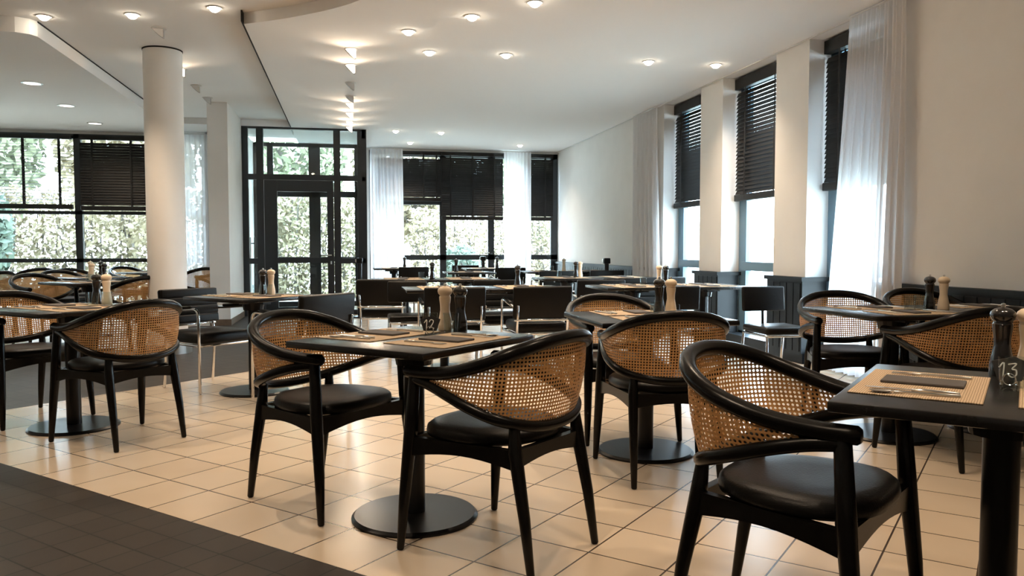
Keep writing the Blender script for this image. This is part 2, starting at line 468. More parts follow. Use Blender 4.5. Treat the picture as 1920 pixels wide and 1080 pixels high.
# round column, square pier by the vestibule
c = MB().lathe([(0.194, 0.0), (0.194, ZM - 0.015)], (-1.877, 9.0, 0), 40)
o = tag(c.build('column', M['wall'], None), 'white round column standing on the dark tiles left of centre', 'column', None, 'structure')
MB().lathe([(0.235, 0.0), (0.235, 0.10), (0.205, 0.105), (0.205, 0.107)], (-1.877, 9.0, 0), 40).build('base_ring', M['steel'], o)
MB().lathe([(0.199, ZM - 0.015), (0.199, ZM - .001)], (-1.877, 9.0, 0), 40).build('top_gap', M['gap'], o)
struct('wall_side', MB().box(-1.93, -1.655, 12.0, 13.54, 0, ZM), M['wall'])
struct('baseboard_side', MB().box(-1.94, -1.645, 11.99, 13.5, 0, 0.09), M['base_tile'])
struct('trim_10', MB().box(-2.5, -1.945, 12.0, 12.15, 0, 0.19), M['wall'])
# glazed vestibule
YV = 13.55; VX0, VX1 = -1.695, 0.34
d = MB()
for xa, xb in ((VX0, -1.56), (-1.43, -1.32), (-0.20, -0.09), (0.19, VX1)):
    d.box(xa, xb, YV, YV + .09, 0, ZC - .001)
for xa, xb, za, zb in ((VX0, -1.32, .86, .95), (-.15, VX1, .86, .95), (VX0, VX1, 2.24, 2.33), (VX0, VX1, ZC - .03, ZC - .001), (VX0, -1.4, 0, .08), (-.15, VX1, 0, .08)):
    d.box(xa, xb, YV + .005, YV + .085, za, zb)
d.box(VX1 - .12, VX1, YV + .05, YV + .14, 0, ZC - .001).box(VX1 - .08, VX1 - .02, 14.75, 14.85, 0, ZC - .001)
for za, zb in ((0, .08), (.86, .95), (2.24, 2.31), (2.95, ZC - .001)):
    d.box(VX1 - .075, VX1 - .02, YV, YF, za, zb)
# outer glazing of the vestibule
YO = 15.55
for xa, xb in ((VX0, -1.62), (-1.45, -1.34), (-.69, -.48), (.16, .26)):
    d.box(xa, xb, YO, YO + .08, 0, ZC - .001)
for za, zb in ((0, .1), (.86, .95), (2.09, 2.20), (3.03, ZC - .001)):
    d.box(VX0, .3, YO, YO + .08, za, zb)
o = struct('window_6', d, M['frame'])
MB().box(VX0, -1.40, YV + .04, YV + .046, .08, ZC - .03).box(-.12, VX1 - .1, YV + .04, YV + .046, .08, ZC - .03).box(-1.36, -.15, YV + .04, YV + .046, 2.33, ZC - .03).build('glass_pane', M['glass'], o, False)
MB().box(VX1 - .05, VX1 - .044, YV + .1, YO, .05, 3.0).build('glass_pane', M['glass'], o, False)
MB().box(VX0, .3, YO + .03, YO + .036, .05, 3.0).build('glass_pane', M['glass'], o, False)
struct('wall_vestibule', MB().box(VX0 - .15, VX0, 14.4, YO + .1, 0, ZC), M['wall'])
# inner door
d = MB()
for xa, xb in ((-1.315, -1.11), (-.31, -.205)):
    d.box(xa, xb, YV - .01, YV + .06, .01, 2.235)
for za, zb in ((.01, .14), (.87, .96), (2.05, 2.235)):
    d.box(-1.2, -.25, YV - .005, YV + .055, za, zb)
o = struct('door_1', d, M['frame'])
MB().box(-1.12, -.30, YV + .02, YV + .026, .13, 2.06).build('glass_pane', M['glass'], o, False)
MB().tube([(-.255, YV - .01, 1.0), (-.255, YV - .055, 1.0), (-.40, YV - .06, 1.0)], .011, 8).build('door_handle', M['steel'], o)
MB().lathe([(.012, 0), (.012, .05)], (-.255, YV - .015, .85), 10).build('lock', M['steel'], o)


# ------------------------------------------------------------------ venetian blinds
def blind(name, label, L, z0, z1, loc, rz, tilt, tapes, depth=.05, pitch=.045, group='black venetian blinds', head=.06):
    t = thing(name, label, 'blind', loc, rz, group)
    MB().box(-L / 2, L / 2, -.035, .035, z1 - head, z1).build('headrail', M['blind'], t, False)
    s = MB(); n = int((z1 - head - .03 - z0 - .05) / pitch)
    cs, sn = math.cos(tilt), math.sin(tilt)
    for i in range(n):
        z = z0 + .07 + i * pitch
        q = [(-depth / 2, -.0012), (depth / 2, -.0012), (depth / 2, .0012), (-depth / 2, .0012)]
        p = [(a * cs - b * sn, z + a * sn + b * cs) for a, b in q]
        s.add([(x, y, zz) for x in (-L / 2, L / 2) for y, zz in p], [(0, 1, 2, 3), (7, 6, 5, 4), (0, 4, 5, 1), (1, 5, 6, 2), (2, 6, 7, 3), (3, 7, 4, 0)])
    s.build('slats', M['blind'], t, False)
    for x in tapes:
        k = MB()
        for y in (-.030, .030): k.box(x - .012, x + .012, y - .001, y + .001, z0, z1 - .05)
        k.build('ladder_tape', M['tape'], t, False)
    MB().rbox(-L / 2, L / 2, -.03, .03, z0 - .035, z0 + .04, .006, 1).build('bottom_rail', M['blind'], t, False)
    return t


CL = math.radians(66)
for i, (a, b) in enumerate(WIN_R):
    lab = ['half lowered black blind in the narrow right wall window farthest from us',
           'half lowered black blind between the two white piers on the right',
           'black blind at the right partly hidden behind the near white curtain'][i]
    blind('venetian_blind', lab, (b - a) - .06, 1.70, 3.075, (REV - .06, (a + b) / 2 - .0, 0), PI / 2, -math.radians(64 if i < 2 else 68), (-.32, .32), .056, head=.12)
YB = YF - .08
blind('venetian_blind', 'black blind of the far wall left of centre, ending higher than its neighbour', 1.30, 2.09, 3.03, (1.22, YB, 0), 0, CL, (-.30, .30, .56))
blind('venetian_blind', 'wide black blind in the middle of the far wall with warm light streaks', 1.26, 1.72, 3.03, (2.51, YB - .01, 0), 0, CL, (-.45, 0, .45))
blind('venetian_blind', 'narrow black blind in the far right corner beside the white wall', .62, 1.72, 3.03, (3.89, YB, 0), 0, CL, (.14,))
blind('venetian_blind', 'open slatted blind at the far left with daylight showing through', 1.50, 1.80, 2.97, (-5.18, YW - .06, 0), 0, math.radians(12), (-.52, .02, .56), pitch=.05)
blind('venetian_blind', 'closed black blind at the left beside the round white column', 1.38, 1.78, 2.97, (-3.62, YW - .06, 0), 0, CL, (-.5, .1, .6))


# ------------------------------------------------------------------ sheer curtains
def curtain(label, p0, p1, zt, zb, folds, amp, flare=0.0, shift=0.0, seed=0):
    rnd = random.Random(seed)
    p0, p1 = Vector((*p0, 0)), Vector((*p1, 0)); d = (p1 - p0); nrm = Vector((-d.y, d.x, 0)).normalized(); dr = d.normalized()
    nu, nv = folds * 10, 24; ph = [rnd.uniform(0, 6.28) for _ in range(4)]
    m = MB()
    for j in range(nv + 1):
        t = j / nv; z = zt + (zb - zt) * t
        for i in range(nu + 1):
            s = i / nu
            a = amp * (0.35 + 0.65 * min(1, t * 2.5))
            off = a * (math.sin(2 * PI * folds * s + ph[0] + .8 * math.sin(3 * s * PI + ph[1])) + .45 * math.sin(2 * PI * folds * .53 * s + ph[2] + 1.2 * t))
            lat = s + .012 * math.sin(2 * PI * folds * s * .9 + ph[3]) * t
            w = 1 + flare * t
            p = p0 + d * ((lat - .5) * w + .5) + dr * shift * t ** 1.5 + nrm * off
            m.v.append((p.x, p.y, z))
    for j in range(nv):
        for i in range(nu):
            a = j * (nu + 1) + i
            m.f.append((a, a + 1, a + nu + 2, a + nu + 1))
    o = m.build('sheer_curtain', M['sheer'], None, True, 180)
    tag(o, label, 'curtain', 'white sheer curtains')
    rl = MB().tube([p0 + Vector((0, 0, zt + .012)), p1 + Vector((0, 0, zt + .012))], .008, 6)
    rl.build('curtain_heading', M['white_metal'], o)
    return o


curtain('white sheer curtain at right nearest to us, flaring out toward the floor', (4.22, 6.10), (4.22, 5.42), ZC - .03, .03, 13, .028, .50, -.16, 1)
curtain('narrow white sheer curtain where the right wall meets the first window', (4.24, 11.35), (4.24, 10.42), ZC - .03, .03, 12, .03, .10, .12, 2)
curtain('broad white sheer curtain beside the glazed entrance', (.46, YF - .22), (1.10, YF - .22), ZC - .04, .03, 9, .03, .06, .03, 3)
curtain('white sheer curtain between the black blinds of the far wall', (3.14, YF - .22), (3.70, YF - .22), ZC - .04, .03, 8, .03, .0, .0, 4)
curtain('white sheer curtain glimpsed between round column and square pier', (-2.86, YW - .14), (-2.02, YW - .14), ZL - .03, .03, 11, .03, 0, 0, 5)


# ------------------------------------------------------------------ ceiling lamps
def spot_light(parent, power, angle, z, col=WARM, aim=(0, 0, -1), blend=.6, size=.05):
    l = D.lights.new('lamp_light', 'SPOT'); l.energy = power; l.color = col; l.spot_size = math.radians(angle)
    l.spot_blend = blend; l.shadow_soft_size = size
    o = D.objects.new('lamp_light', l); COL.objects.link(o); o.parent = parent; o.location = (0, 0, z)
    o.rotation_euler = Vector(aim).to_track_quat('-Z', 'Y').to_euler()
    return o


ring_me = MB().lathe([(.066, -.003), (.064, -.008), (.052, -.008), (.048, -.002), (.048, 0.0), (.064, 0.0)], n=24).mesh('trim_ring', M['white_metal'])
bulb_me = MB().lathe([(.001, -.042), (.020, -.038), (.036, -.027), (.045, -.013), (.047, -.002)], n=20).mesh('bulb_glare', M['lamp'])  # bulb enlarged into a dome, its bloom put into the shape


def downlight(x, y, z, label, power=SPOT_W, angle=120, group='glowing recessed ceiling spots', cool=0.0):
    t = thing('recessed_downlight', label, 'ceiling light', (x, y, z), 0, group)
    for nm, me in (('trim_ring', ring_me), ('bulb_glare', bulb_me)):
        o = D.objects.new(nm, me); COL.objects.link(o); o.parent = t
    spot_light(t, power, angle, -.05)
    return t


mid = [(-2.64, 7.909, 'first bright spot at upper left beside the curved soffit'), (-1.849, 7.693, 'second bright spot from the left in the raised ceiling'),
       (-1.099, 7.329, 'bright raised ceiling spot just left of the black slot')]
for x, y, l in mid: downlight(x, y, ZM, l, SPOT_W * (.45 if -2 < x < -1.5 else 1))
rt = [(.574, 7.357, 'large bright spot over the centre, left of the pair'), (1.069, 6.779, 'bright spot highest but one in the lowered ceiling'),
      (.838, 8.084, 'smaller bright spot below the centre pair'), (1.619, 8.032, 'bright spot right of centre in the lowered ceiling'),
      (1.506, 6.30, 'spot cut by the top edge of the picture'), (3.159, 8.018, 'right ceiling spot in front of the first pier'),
      (3.924, 8.007, 'ceiling spot closest to the right hand wall'), (.832, 13.572, 'distant spot left of the pair above the far blinds'),
      (1.603, 13.599, 'distant spot above the wide middle blind'), (1.187, 15.013, 'small spot right over the far left blind'),
      (3.288, 14.967, 'small spot above the curtain of the far wall')]
for x, y, l in rt: downlight(x, y, ZC, l, SPOT_W * (.7 if y > 12 else 1))
# unseen lamps behind and above the camera, put in to light the foreground
for k, (x, y) in enumerate(((-2.2, 4.6), (-.9, 4.4), (-2.4, 1.6), (-.6, 1.4), (-1.5, -1.2), (-5.5, 4.0), (-5.5, .5))):
    downlight(x, y, ZM, 'unseen recessed spot in the raised ceiling above our own standpoint', SPOT_W * 1.5, 105, 'spots out of the picture above')
for k, (x, y) in enumerate(((1.3, 3.4), (2.2, 3.9), (1.3, 1.5), (2.1, 1.2), (1.3, 5.0), (2.2, 5.8))):
    downlight(x, y, ZC, 'unseen recessed spot in the lowered ceiling above our own standpoint', SPOT_W * .95, 88, 'spots out of the picture in the lowered ceiling')
# wide flush lamps in the left soffit
for k, (x, y, l) in enumerate(((-3.61, 10.373, 'nearest flat round lamp in the left soffit'), (-3.718, 11.893, 'middle flat round lamp in the left soffit'),
                               (-3.815, 13.466, 'farthest flat round lamp in the left soffit'))):
    t = thing('flush_downlight', l, 'ceiling light', (x, y, ZL), 0, 'flush lamps in the left soffit')
    MB().lathe([(.115, 0.0), (.115, -.006), (.095, -.010), (.092, -.004)], n=32).build('trim_ring', M['steel'], t)
    MB().lathe([(.001, -.006), (.088, -.006), (.090, -.003)], n=32).build('diffuser', M['soft_lamp'], t)
    spot_light(t, SPOT_W * .45, 140, -.03)


# small half-shaded surface spots: two straight rows
def surface_spot(x, y, z, label, on):
    t = thing('surface_spot', label, 'ceiling light', (x, y, z), 0, 'lit hooded ceiling spots' if on else 'unlit hooded ceiling spots')
    # small wedge-shaped housing: open face towards -y, its tip hanging down on one side
    out = [(-.062, -.006), (.042, -.006), (.042, -.088), (.030, -.090), (-.010, -.060), (-.040, -.032)]
    n = len(out)
    h = MB(); h.v = [(px, yy, pz) for yy in (-.022, .040) for px, pz in out]
    h.f = [tuple(range(n, 2 * n))] + [(k, n + k, n + (k + 1) % n, (k + 1) % n) for k in range(n)]
    h.build('hood', M['grey_metal'], t, False)
    MB().lathe([(.070, 0.0), (.070, -.005), (.060, -.007)], n=24).build('mounting_plate', M['white_metal'], t)
    b = MB(); b.v = [(px * .94, -.020, pz * .95) for px, pz in out]; b.f = [tuple(range(n))]
    b.build('lens', M['lamp_side'] if on else M['white_metal'], t, False)
    if on: spot_light(t, SPOT_W * .17, 150, -.1, aim=(0, -1, -.45))
    return t


row = [(8.138, 1), (8.841, 1), (9.771, 0), (10.62, 0), (11.163, 1), (11.951, 1), (12.751, 1), (13.30, 1)]
names = ['nearest lit hooded spot of the central row', 'second lit hooded spot of the central row', 'nearer unlit hooded spot of the central row',
         'farther unlit hooded spot of the central row', 'third lit hooded spot of the central row', 'fourth lit hooded spot of the central row',
         'fifth lit hooded spot of the central row', 'last lit hooded spot, right above the glazed entrance']
for (y, on), l in zip(row, names): surface_spot(.068, y, ZC, l, on)
row2 = [(8.12, 0, 'unlit hooded spot in front of the round column'), (9.9, 1, 'lit hooded spot peeking out right of the round column'),
        (10.84, 0, 'unlit hooded spot right of the round column, upper of two'), (11.68, 0, 'unlit hooded spot right of the round column, lower of two'),
        (12.53, 0, 'unlit hooded spot just over the square pier')]
for y, on, l in row2: surface_spot(-1.865 if y > 9 else -1.72, y, ZM, l, on)


# ------------------------------------------------------------------ cane armchair
def make_cane_chair():
    t = thing('cane_armchair', 'black framed armchair with woven cane back', 'chair')
    top_r = [(.255, .245, .668), (.264, .15, .669), (.277, .05, .680), (.283, -.04, .700), (.271, -.135, .730), (.222, -.222, .768), (.125, -.280, .799), (0, -.300, .810)]
    low_r = [(.257, .20, .642), (.268, .12, .630), (.283, .02, .604), (.279, -.075, .571), (.240, -.168, .536), (.135, -.226, .506), (0, -.244, .496)]
    full = lambda r: crom(r + [(-x, y, z) for x, y, z in r[-2::-1]], 6)
    top, low = full(top_r), full(low_r)
    MB().tube(top, .0245, 12).build('top_rail', M['black_wood'], t)
    MB().tube(low, .021, 12).build('lower_rail', M['black_wood'], t)
    # cane panel: loft between both rails
    def resample(P, a, b, n):
        L = [0]
        for i in range(1, len(P)): L.append(L[-1] + (P[i] - P[i - 1]).length)
        out = []
        for k in range(n + 1):
            s = (a + (b - a) * k / n) * L[-1]
            i = max(j for j in range(len(L) - 1) if L[j] <= s + 1e-9); f = (s - L[i]) / max(1e-9, L[i + 1] - L[i])
            out.append(P[i].lerp(P[i + 1], min(1, f)))
        return out
    n, mrows = 48, 10
    A, B = resample(top, .10, .90, n), resample(low, .06, .94, n)
    c = MB(); uvs = []; arc_ = 0
    for k in range(n + 1):
        if k: arc_ += ((A[k] + B[k]) / 2 - (A[k - 1] + B[k - 1]) / 2).length
        for j in range(mrows + 1):
            s = j / mrows; p = B[k].lerp(A[k], s)
            bulge = 0.012 * math.sin(PI * s)
            rad = Vector((p.x, p.y - .12, 0)); p = p + rad.normalized() * bulge
            c.v.append(p[:]); uvs.append((arc_, p.z))
    for k in range(n):
        for j in range(mrows):
            a = k * (mrows + 1) + j
            c.f.append((a, a + 1, a + mrows + 2, a + mrows + 1))
    c.build('cane_back', M['cane'], t, True, 180, uvs)
    for s in (-1, 1):
        MB().tube([(.255 * s, .21, .655), (.262 * s, .225, .45), (.272 * s, .25, .2), (.28 * s, .265, .006)], [.022, .0265, .0215, .0140], 12).build('front_leg', M['black_wood'], t)
        MB().tube([(.19 * s, -.196, .520), (.196 * s, -.205, .42), (.203 * s, -.25, .2), (.207 * s, -.28, .006)], [.018, .0255, .0205, .0140], 12).build('back_leg', M['black_wood'], t)
    # seat rails
    r = MB()
    def rail(p, q, h0, h1, w, sag):
        p, q = Vector(p), Vector(q); d = (q - p).normalized(); nr = Vector((-d.y, d.x, 0)) * w / 2
        N = 10; o = len(r.v)
        for i in range(N + 1):
            s = i / N; c_ = p.lerp(q, s); zb = h0 + sag * math.sin(PI * s)
            for sg in (-1, 1):
                r.v.append((c_.x + nr.x * sg, c_.y + nr.y * sg, zb)); r.v.append((c_.x + nr.x * sg, c_.y + nr.y * sg, h1))
        for i in range(N):
            a = o + i * 4
            r.f += [(a, a + 1, a + 5, a + 4), (a + 2, a + 6, a + 7, a + 3), (a + 1, a + 3, a + 7, a + 5), (a, a + 4, a + 6, a + 2)]
    rail((-.255, .225, 0), (.255, .225, 0), .355, .43, .026, .03)
    rail((-.195, -.205, 0), (.195, -.205, 0), .365, .43, .026, .02)
    for s in (-1, 1): rail((.258 * s, .22, 0), (.197 * s, -.21, 0), .36, .43, .026, .025)
    fix_normals(r.build('seat_frame', M['black_wood'], t, False))
    # seat cushion
    m = MB(); n2 = 40
    def outline(sc):
        o_ = []
        for k in range(n2):
            a = 2 * PI * k / n2; cx_, sy_ = math.cos(a), math.sin(a)
            x = math.copysign(abs(cx_) ** .78, cx_) * .245; y = math.copysign(abs(sy_) ** .78, sy_) * .232
            x *= 1 + .10 * (y / .245); o_.append((x * sc, y * sc + .028))
        return o_
    lev = [(.90, .425), (.985, .432), (1.0, .446), (.985, .464), (.93, .475), (.75, .481), (.45, .479), (.02, .477)]
    for sc, z in lev: m.v += [(x, y, z) for x, y in outline(sc)]
    for i in range(len(lev) - 1):
        for k in range(n2): m.f.append((i * n2 + k, i * n2 + (k + 1) % n2, (i + 1) * n2 + (k + 1) % n2, (i + 1) * n2 + k))
    m.f.append(tuple(range(n2))[::-1]); m.f.append(tuple((len(lev) - 1) * n2 + k for k in range(n2)))
    m.build('seat', M['leather'], t, True, 60)
    return t


# ------------------------------------------------------------------ chrome chairs
def bent(pts, r=.05, n=5):
    P = [Vector(p) for p in pts]; out = [P[0]]
    for i in range(1, len(P) - 1):
        a, b, c = P[i - 1], P[i], P[i + 1]
        d1, d2 = (a - b), (c - b); k = min(r, d1.length * .45, d2.length * .45)
        p, q = b + d1.normalized() * k, b + d2.normalized() * k
        for j in range(n + 1):
            s = j / n; out.append(p.lerp(b, s).lerp(b.lerp(q, s), s))
    out.append(P[-1]); return out


def pad(m, w, h, t_, y, z, tilt, channels=0):
    """upholstered upright panel"""
    b = MB().rbox(-w / 2, w / 2, -t_ / 2, t_ / 2, -h / 2, h / 2, min(.018, t_ * .42), 3)
    if channels:
        for k in range(channels):
            zc = -h / 2 + h * (k + .5) / channels
            b.rbox(-w / 2 + .008, w / 2 - .008, t_ / 2 - .012, t_ / 2 + .010, zc - h / channels * .47, zc + h / channels * .47, .010, 3)
    cs, sn = math.cos(tilt), math.sin(tilt)
    b.v = [(x, y + yy * cs - zz * sn, z + yy * sn + zz * cs) for x, yy, zz in b.v]
    return b


def make_chrome_armchair():
    t = thing('chrome_armchair', 'black leather armchair on chrome tubes', 'chair')
    pad(None, .53, .285, .045, -.255, .645, .10, 4).build('backrest', M['leather'], t)
    MB().rbox(-.235, .235, -.225, .245, .375, .465, .03, 3).build('seat', M['leather'], t)
    for s in (-1, 1):
        MB().tube(bent([(.265 * s, .25, .006), (.265 * s, .245, .655), (.265 * s, -.255, .615)], .07), .0115, 10).build('front_leg', M['chrome'], t)
        MB().tube([(.265 * s, .15, .663), (.265 * s, .0, .651), (.265 * s, -.16, .638)], [.014, .017, .014], 10).build('arm_pad', M['leather'], t)
        MB().tube(bent([(.225 * s, -.27, .006), (.225 * s, -.235, .40), (.225 * s, -.285, .62)], .06), .0115, 10).build('back_leg', M['chrome'], t)
    MB().tube(bent([(-.225, -.235, .368), (-.255, .24, .368), (.255, .24, .368), (.225, -.235, .368)], .04), .011, 10).tube([(-.225, -.235, .368), (.225, -.235, .368)], .011, 10).build('seat_frame', M['chrome'], t)
    MB().tube([(-.25, -.262, .492), (.25, -.262, .492)], .010, 10).build('crossbar', M['chrome'], t)
    return t


def make_chrome_chair():
    t = thing('chrome_side_chair', 'armless black leather chair on chrome legs', 'chair')
    pad(None, .40, .215, .04, -.215, .678, .10, 0).build('backrest', M['leather'], t)
    MB().rbox(-.205, .205, -.20, .215, .405, .465, .022, 3).build('seat', M['leather'], t)
    MB().tube(bent([(0, -.17, .40), (0, -.215, .44), (0, -.222, .62)], .04), .013, 8).build('spine', M['iron'], t)
    for s in (-1, 1):
        MB().tube([(.20 * s, .22, .006), (.20 * s, .21, .395)], .0115, 10).build('front_leg', M['chrome'], t)
        MB().tube([(.19 * s, -.24, .006), (.19 * s, -.20, .395)], .0115, 10).build('back_leg', M['chrome'], t)
    MB().tube(bent([(-.19, -.20, .395), (-.20, .215, .395), (.20, .215, .395), (.19, -.20, .395)], .03), .011, 10).tube([(-.19, -.20, .395), (.19, -.20, .395)], .011, 10).build('seat_frame', M['chrome'], t)
    return t


PROTO = {}
def place(kind, x, y, a, label, group):
    mk = {'cane': make_cane_chair, 'arm': make_chrome_armchair, 'side': make_chrome_chair}[kind]
    if kind not in PROTO: o = PROTO[kind] = mk()
    else: o = copy_tree(PROTO[kind])
    o.location = (x, y, 0); o.rotation_euler = (0, 0, az(a)); tag(o, label, 'chair', group)
    return o


G_C = 'cane backed armchairs at the front'; G_L = 'cane backed armchairs by the left windows'; G_K = 'black leather chrome chairs'
CHAIRS = [
    ('cane', *W(2.485, 2.615), 136.5, 'cane armchair left of the table numbered 12, facing it from behind', G_C),
    ('cane', *W(2.445, 1.64), -41, 'cane armchair front of table numbered 12, back turned to us', G_C),
    ('cane', *W(2.318, .54), 143, 'largest cane armchair, at lower right beside the table numbered 13', G_C),
    ('cane', 1.533, 3.678, 6.5, 'cane armchair seen from behind in the centre right, over a round table base', G_C),
    ('cane', 1.60, 4.50, 180, 'cane armchair facing us behind the centre right table', G_C),
    ('cane', *W(2.599, 4.435), -45, 'cane armchair seen from behind at left, below the round column', G_C),
    ('cane', *W(2.58, 5.50), 135, 'cane armchair cut by the left picture edge', G_C),
    ('cane', 3.175, 4.53, 198, 'cane armchair in front of the near curtain, half full of light', G_C),
    ('cane', 3.18, 3.62, -2, 'cane armchair at the right edge, seen from behind the pepper mills', G_C),
    ('cane', 3.96, 4.70, 184, 'cane armchair at the right wall of which only the top shows', G_C),
    ('cane', *W(4.55, 9.30), 135, 'cane armchair by left windows facing the nearest window table', G_L),
    ('cane', *W(4.85, 8.02), -45, 'cane armchair half hidden at the left edge of the round column', G_L),
    ('cane', -4.55, 11.3, -60, 'cane armchair farthest left by the windows, cut by the picture edge', G_L),
    ('cane', -4.6, 12.95, -45, 'cane armchair by left windows, second from the picture edge', G_L),
    ('cane', -3.57, 11.27, 135, 'cane armchair by left windows whose rail slopes right, middle of the row', G_L),
    ('cane', -3.72, 12.25, 130, 'cane armchair by left windows behind the middle row table', G_L),
    ('cane', -3.32, 13.40, 135, 'cane armchair deepest in the left corner behind the mills', G_L),
    ('cane', -2.30, 12.75, -50, 'cane armchair peeking out right of the round column', G_L),
    ('arm', *W(3.97, 5.52), 135, 'black channelled armchair with chrome arms right beside the round column', G_K),
    ('arm', *W(4.06, 4.52), -45, 'black armchair seen from behind in front of the glazed door', G_K),
    ('arm', .90, 6.93, 0, 'black armchair seen from behind the mills of table 12', G_K),
    ('arm', 1.67, 6.93, 0, 'black armchair seen from behind, left of the facing cane armchair', G_K),
    ('side', .60, 7.83, 180, 'armless black chair with slim spine left of the centre, facing us', G_K),
    ('arm', 1.55, 7.85, 180, 'black armchair facing us across the double centre table', G_K),
    ('side', 2.86, 6.72, 0, 'armless black chair seen from behind, under the centre right mills', G_K),
    ('side', 3.56, 6.08, 180, 'armless black chair facing us before the panelled pier', G_K),
    ('arm', 2.62, 8.2, 0, 'black armchair seen from behind, above the facing cane armchair', G_K),
    ('arm', 3.22, 8.1, 180, 'black armchair facing us across the long table by the piers', G_K),
    ('arm', .42, 8.75, 15, 'black armchair with chrome legs beside the post of the glazed entrance', G_K),
    ('arm', 1.15, 14.2, 0, 'distant black armchair below the far left blind', G_K),
    ('arm', 2.72, 13.4, 0, 'distant black armchair below the middle curtain', G_K),
    ('arm', 2.25, 14.9, 180, 'distant black armchair facing us by the far middle window', G_K),
    ('arm', 2.98, 11.3, 0, 'black armchair seen from behind in front of the plain white wall', G_K),
    ('arm', 3.80, 11.5, 0, 'black armchair close to the right wall by the narrow curtain', G_K),
    ('arm', 3.55, 8.75, 0, 'black armchair beside the right wall before the first window', G_K),
]
for c in CHAIRS: place(*c)


# ------------------------------------------------------------------ tables and what stands on them
def make_table():
    t = thing('bistro_table', 'square dark wooden table on a black pedestal', 'table')
    b = MB(); b.rbox(-.37, .37, -.355, .355, .722, .75, .006, 2); b.build('tabletop', M['top'], t)
    MB().tube([(0, 0, .02), (0, 0, .70)], .043, 20, cap=False).build('pedestal', M['iron'], t)
    MB().box(-.16, .16, -.035, .035, .690, .722).box(-.035, .035, -.16, .16, .690, .722).lathe([(.075, .64), (.085, .70)]).build('bracket', M['iron'], t, False)
    MB().lathe([(.262, 0), (.262, .008), (.250, .018), (.05, .022)], n=48).build('base_plate', M['iron'], t, True, 30)
    return t


tp = None
TABLES = {}
def table(key, x, y, rz, label):
    global tp
    if tp is None: o = tp = make_table()
    else: o = copy_tree(tp)
    o.location = (x, y, 0); o.rotation_euler = (0, 0, rz); tag(o, label, 'table', 'square black pedestal tables')
    TABLES[key] = (x, y, rz); return o


Q = PI / 4
T_LIST = [
    ('12', *W(2.50, 2.12), Q, 'square black table with the number 12 card in the middle foreground'),
    ('13', *W(2.375, .045), Q, 'square black table with the number 13 card at lower right'),
    ('F', *W(2.60, 4.98), Q, 'square black table at the left edge between two cane armchairs'),
    ('D', 1.60, 4.06, 0, 'square black table between the two centre right cane armchairs'),
    ('R', 3.17, 4.12, 0, 'square black table at right in front of the near curtain'),
    ('R2', 3.915, 4.12, 0, 'square black table touching the right wall'),
    ('I', *W(4.02, 5.03), Q, 'square black table in front of the glazed door'),
    ('L1', .88, 7.27, 0, 'square black table, left half of the double centre table'),
    ('L2', 1.63, 7.27, 0, 'square black table, right half of the double centre table'),
    ('B1', .66, 9.50, 0, 'square black table beside the post of the glazed entrance'),
    ('B2', 1.41, 9.50, 0, 'square black table behind the double centre table'),
    ('G1', 2.70, 9.55, 0, 'square black table left half of the pair before the plain wall'),
    ('G2', 3.45, 9.55, 0, 'square black table right half of the pair before the plain wall'),
    ('M1', 2.72, 7.28, 0, 'square black table left half of the pair by the piers'),
    ('M2', 3.47, 7.28, 0, 'square black table right half of the pair by the piers'),
    ('E1', 1.85, 12.1, 0, 'distant black table in front of the middle window'),
    ('E2', 2.45, 14.25, 0, 'distant black table farthest back by the middle window'),
    ('C1', .85, 14.75, 0, 'distant black table below the broad curtain'),
    ('H1', 3.10, 12.2, 0, 'distant black table in front of the plain white wall'),
    ('H2', 3.85, 12.4, 0, 'distant black table touching the plain right wall'),
    ('W1', *W(4.72, 8.65), Q, 'black table nearest to us by the left windows'),
    ('W2', -3.2, 10.9, Q, 'black table in the middle of the left window row'),
    ('W3', -2.95, 13.02, Q, 'black table farthest back by the left windows'),
]
PH = {'12': 'table numbered 12', '13': 'table numbered 13', 'F': 'left edge table', 'D': 'centre right cane chair table', 'R': 'right table before the curtain',
      'R2': 'table touching the right wall', 'I': 'table before the glazed door', 'L1': 'left half of the centre table', 'L2': 'right half of the centre table',
      'B1': 'table by the entrance post', 'B2': 'table behind the centre pair', 'G1': 'left table before the plain wall', 'G2': 'right table before the plain wall',
      'M1': 'left table by the piers', 'M2': 'right table by the piers', 'E1': 'distant table at middle window', 'E2': 'farthest middle table', 'C1': 'distant table below broad curtain',
      'H1': 'distant table near plain wall', 'H2': 'distant table at right wall', 'W1': 'nearest left window table', 'W2': 'middle left window table', 'W3': 'farthest left window table'}
for a in T_LIST: table(*a)

ZT = .7505
mat_me = MB().rbox(-.225, .225, -.15, .15, 0, .003, .001, 1).mesh('placemat', M['mat'])
nap_me = MB().rbox(-.055, .055, -.10, .10, 0, .008, .002, 1).mesh('napkin', M['napkin'])


def knife_mesh():
    b = MB()
    b.tube([(0, -.105, .004), (0, -.03, .005), (0, .0, .004)], [.0045, .005, .0035], 8)
    pts = [(-.004, 0), (.006, 0), (.009, .04), (.008, .09), (0, .112), (-.004, .09)]
    b.prism(pts, .003, .0045); return b.mesh('knife', M['steel'])


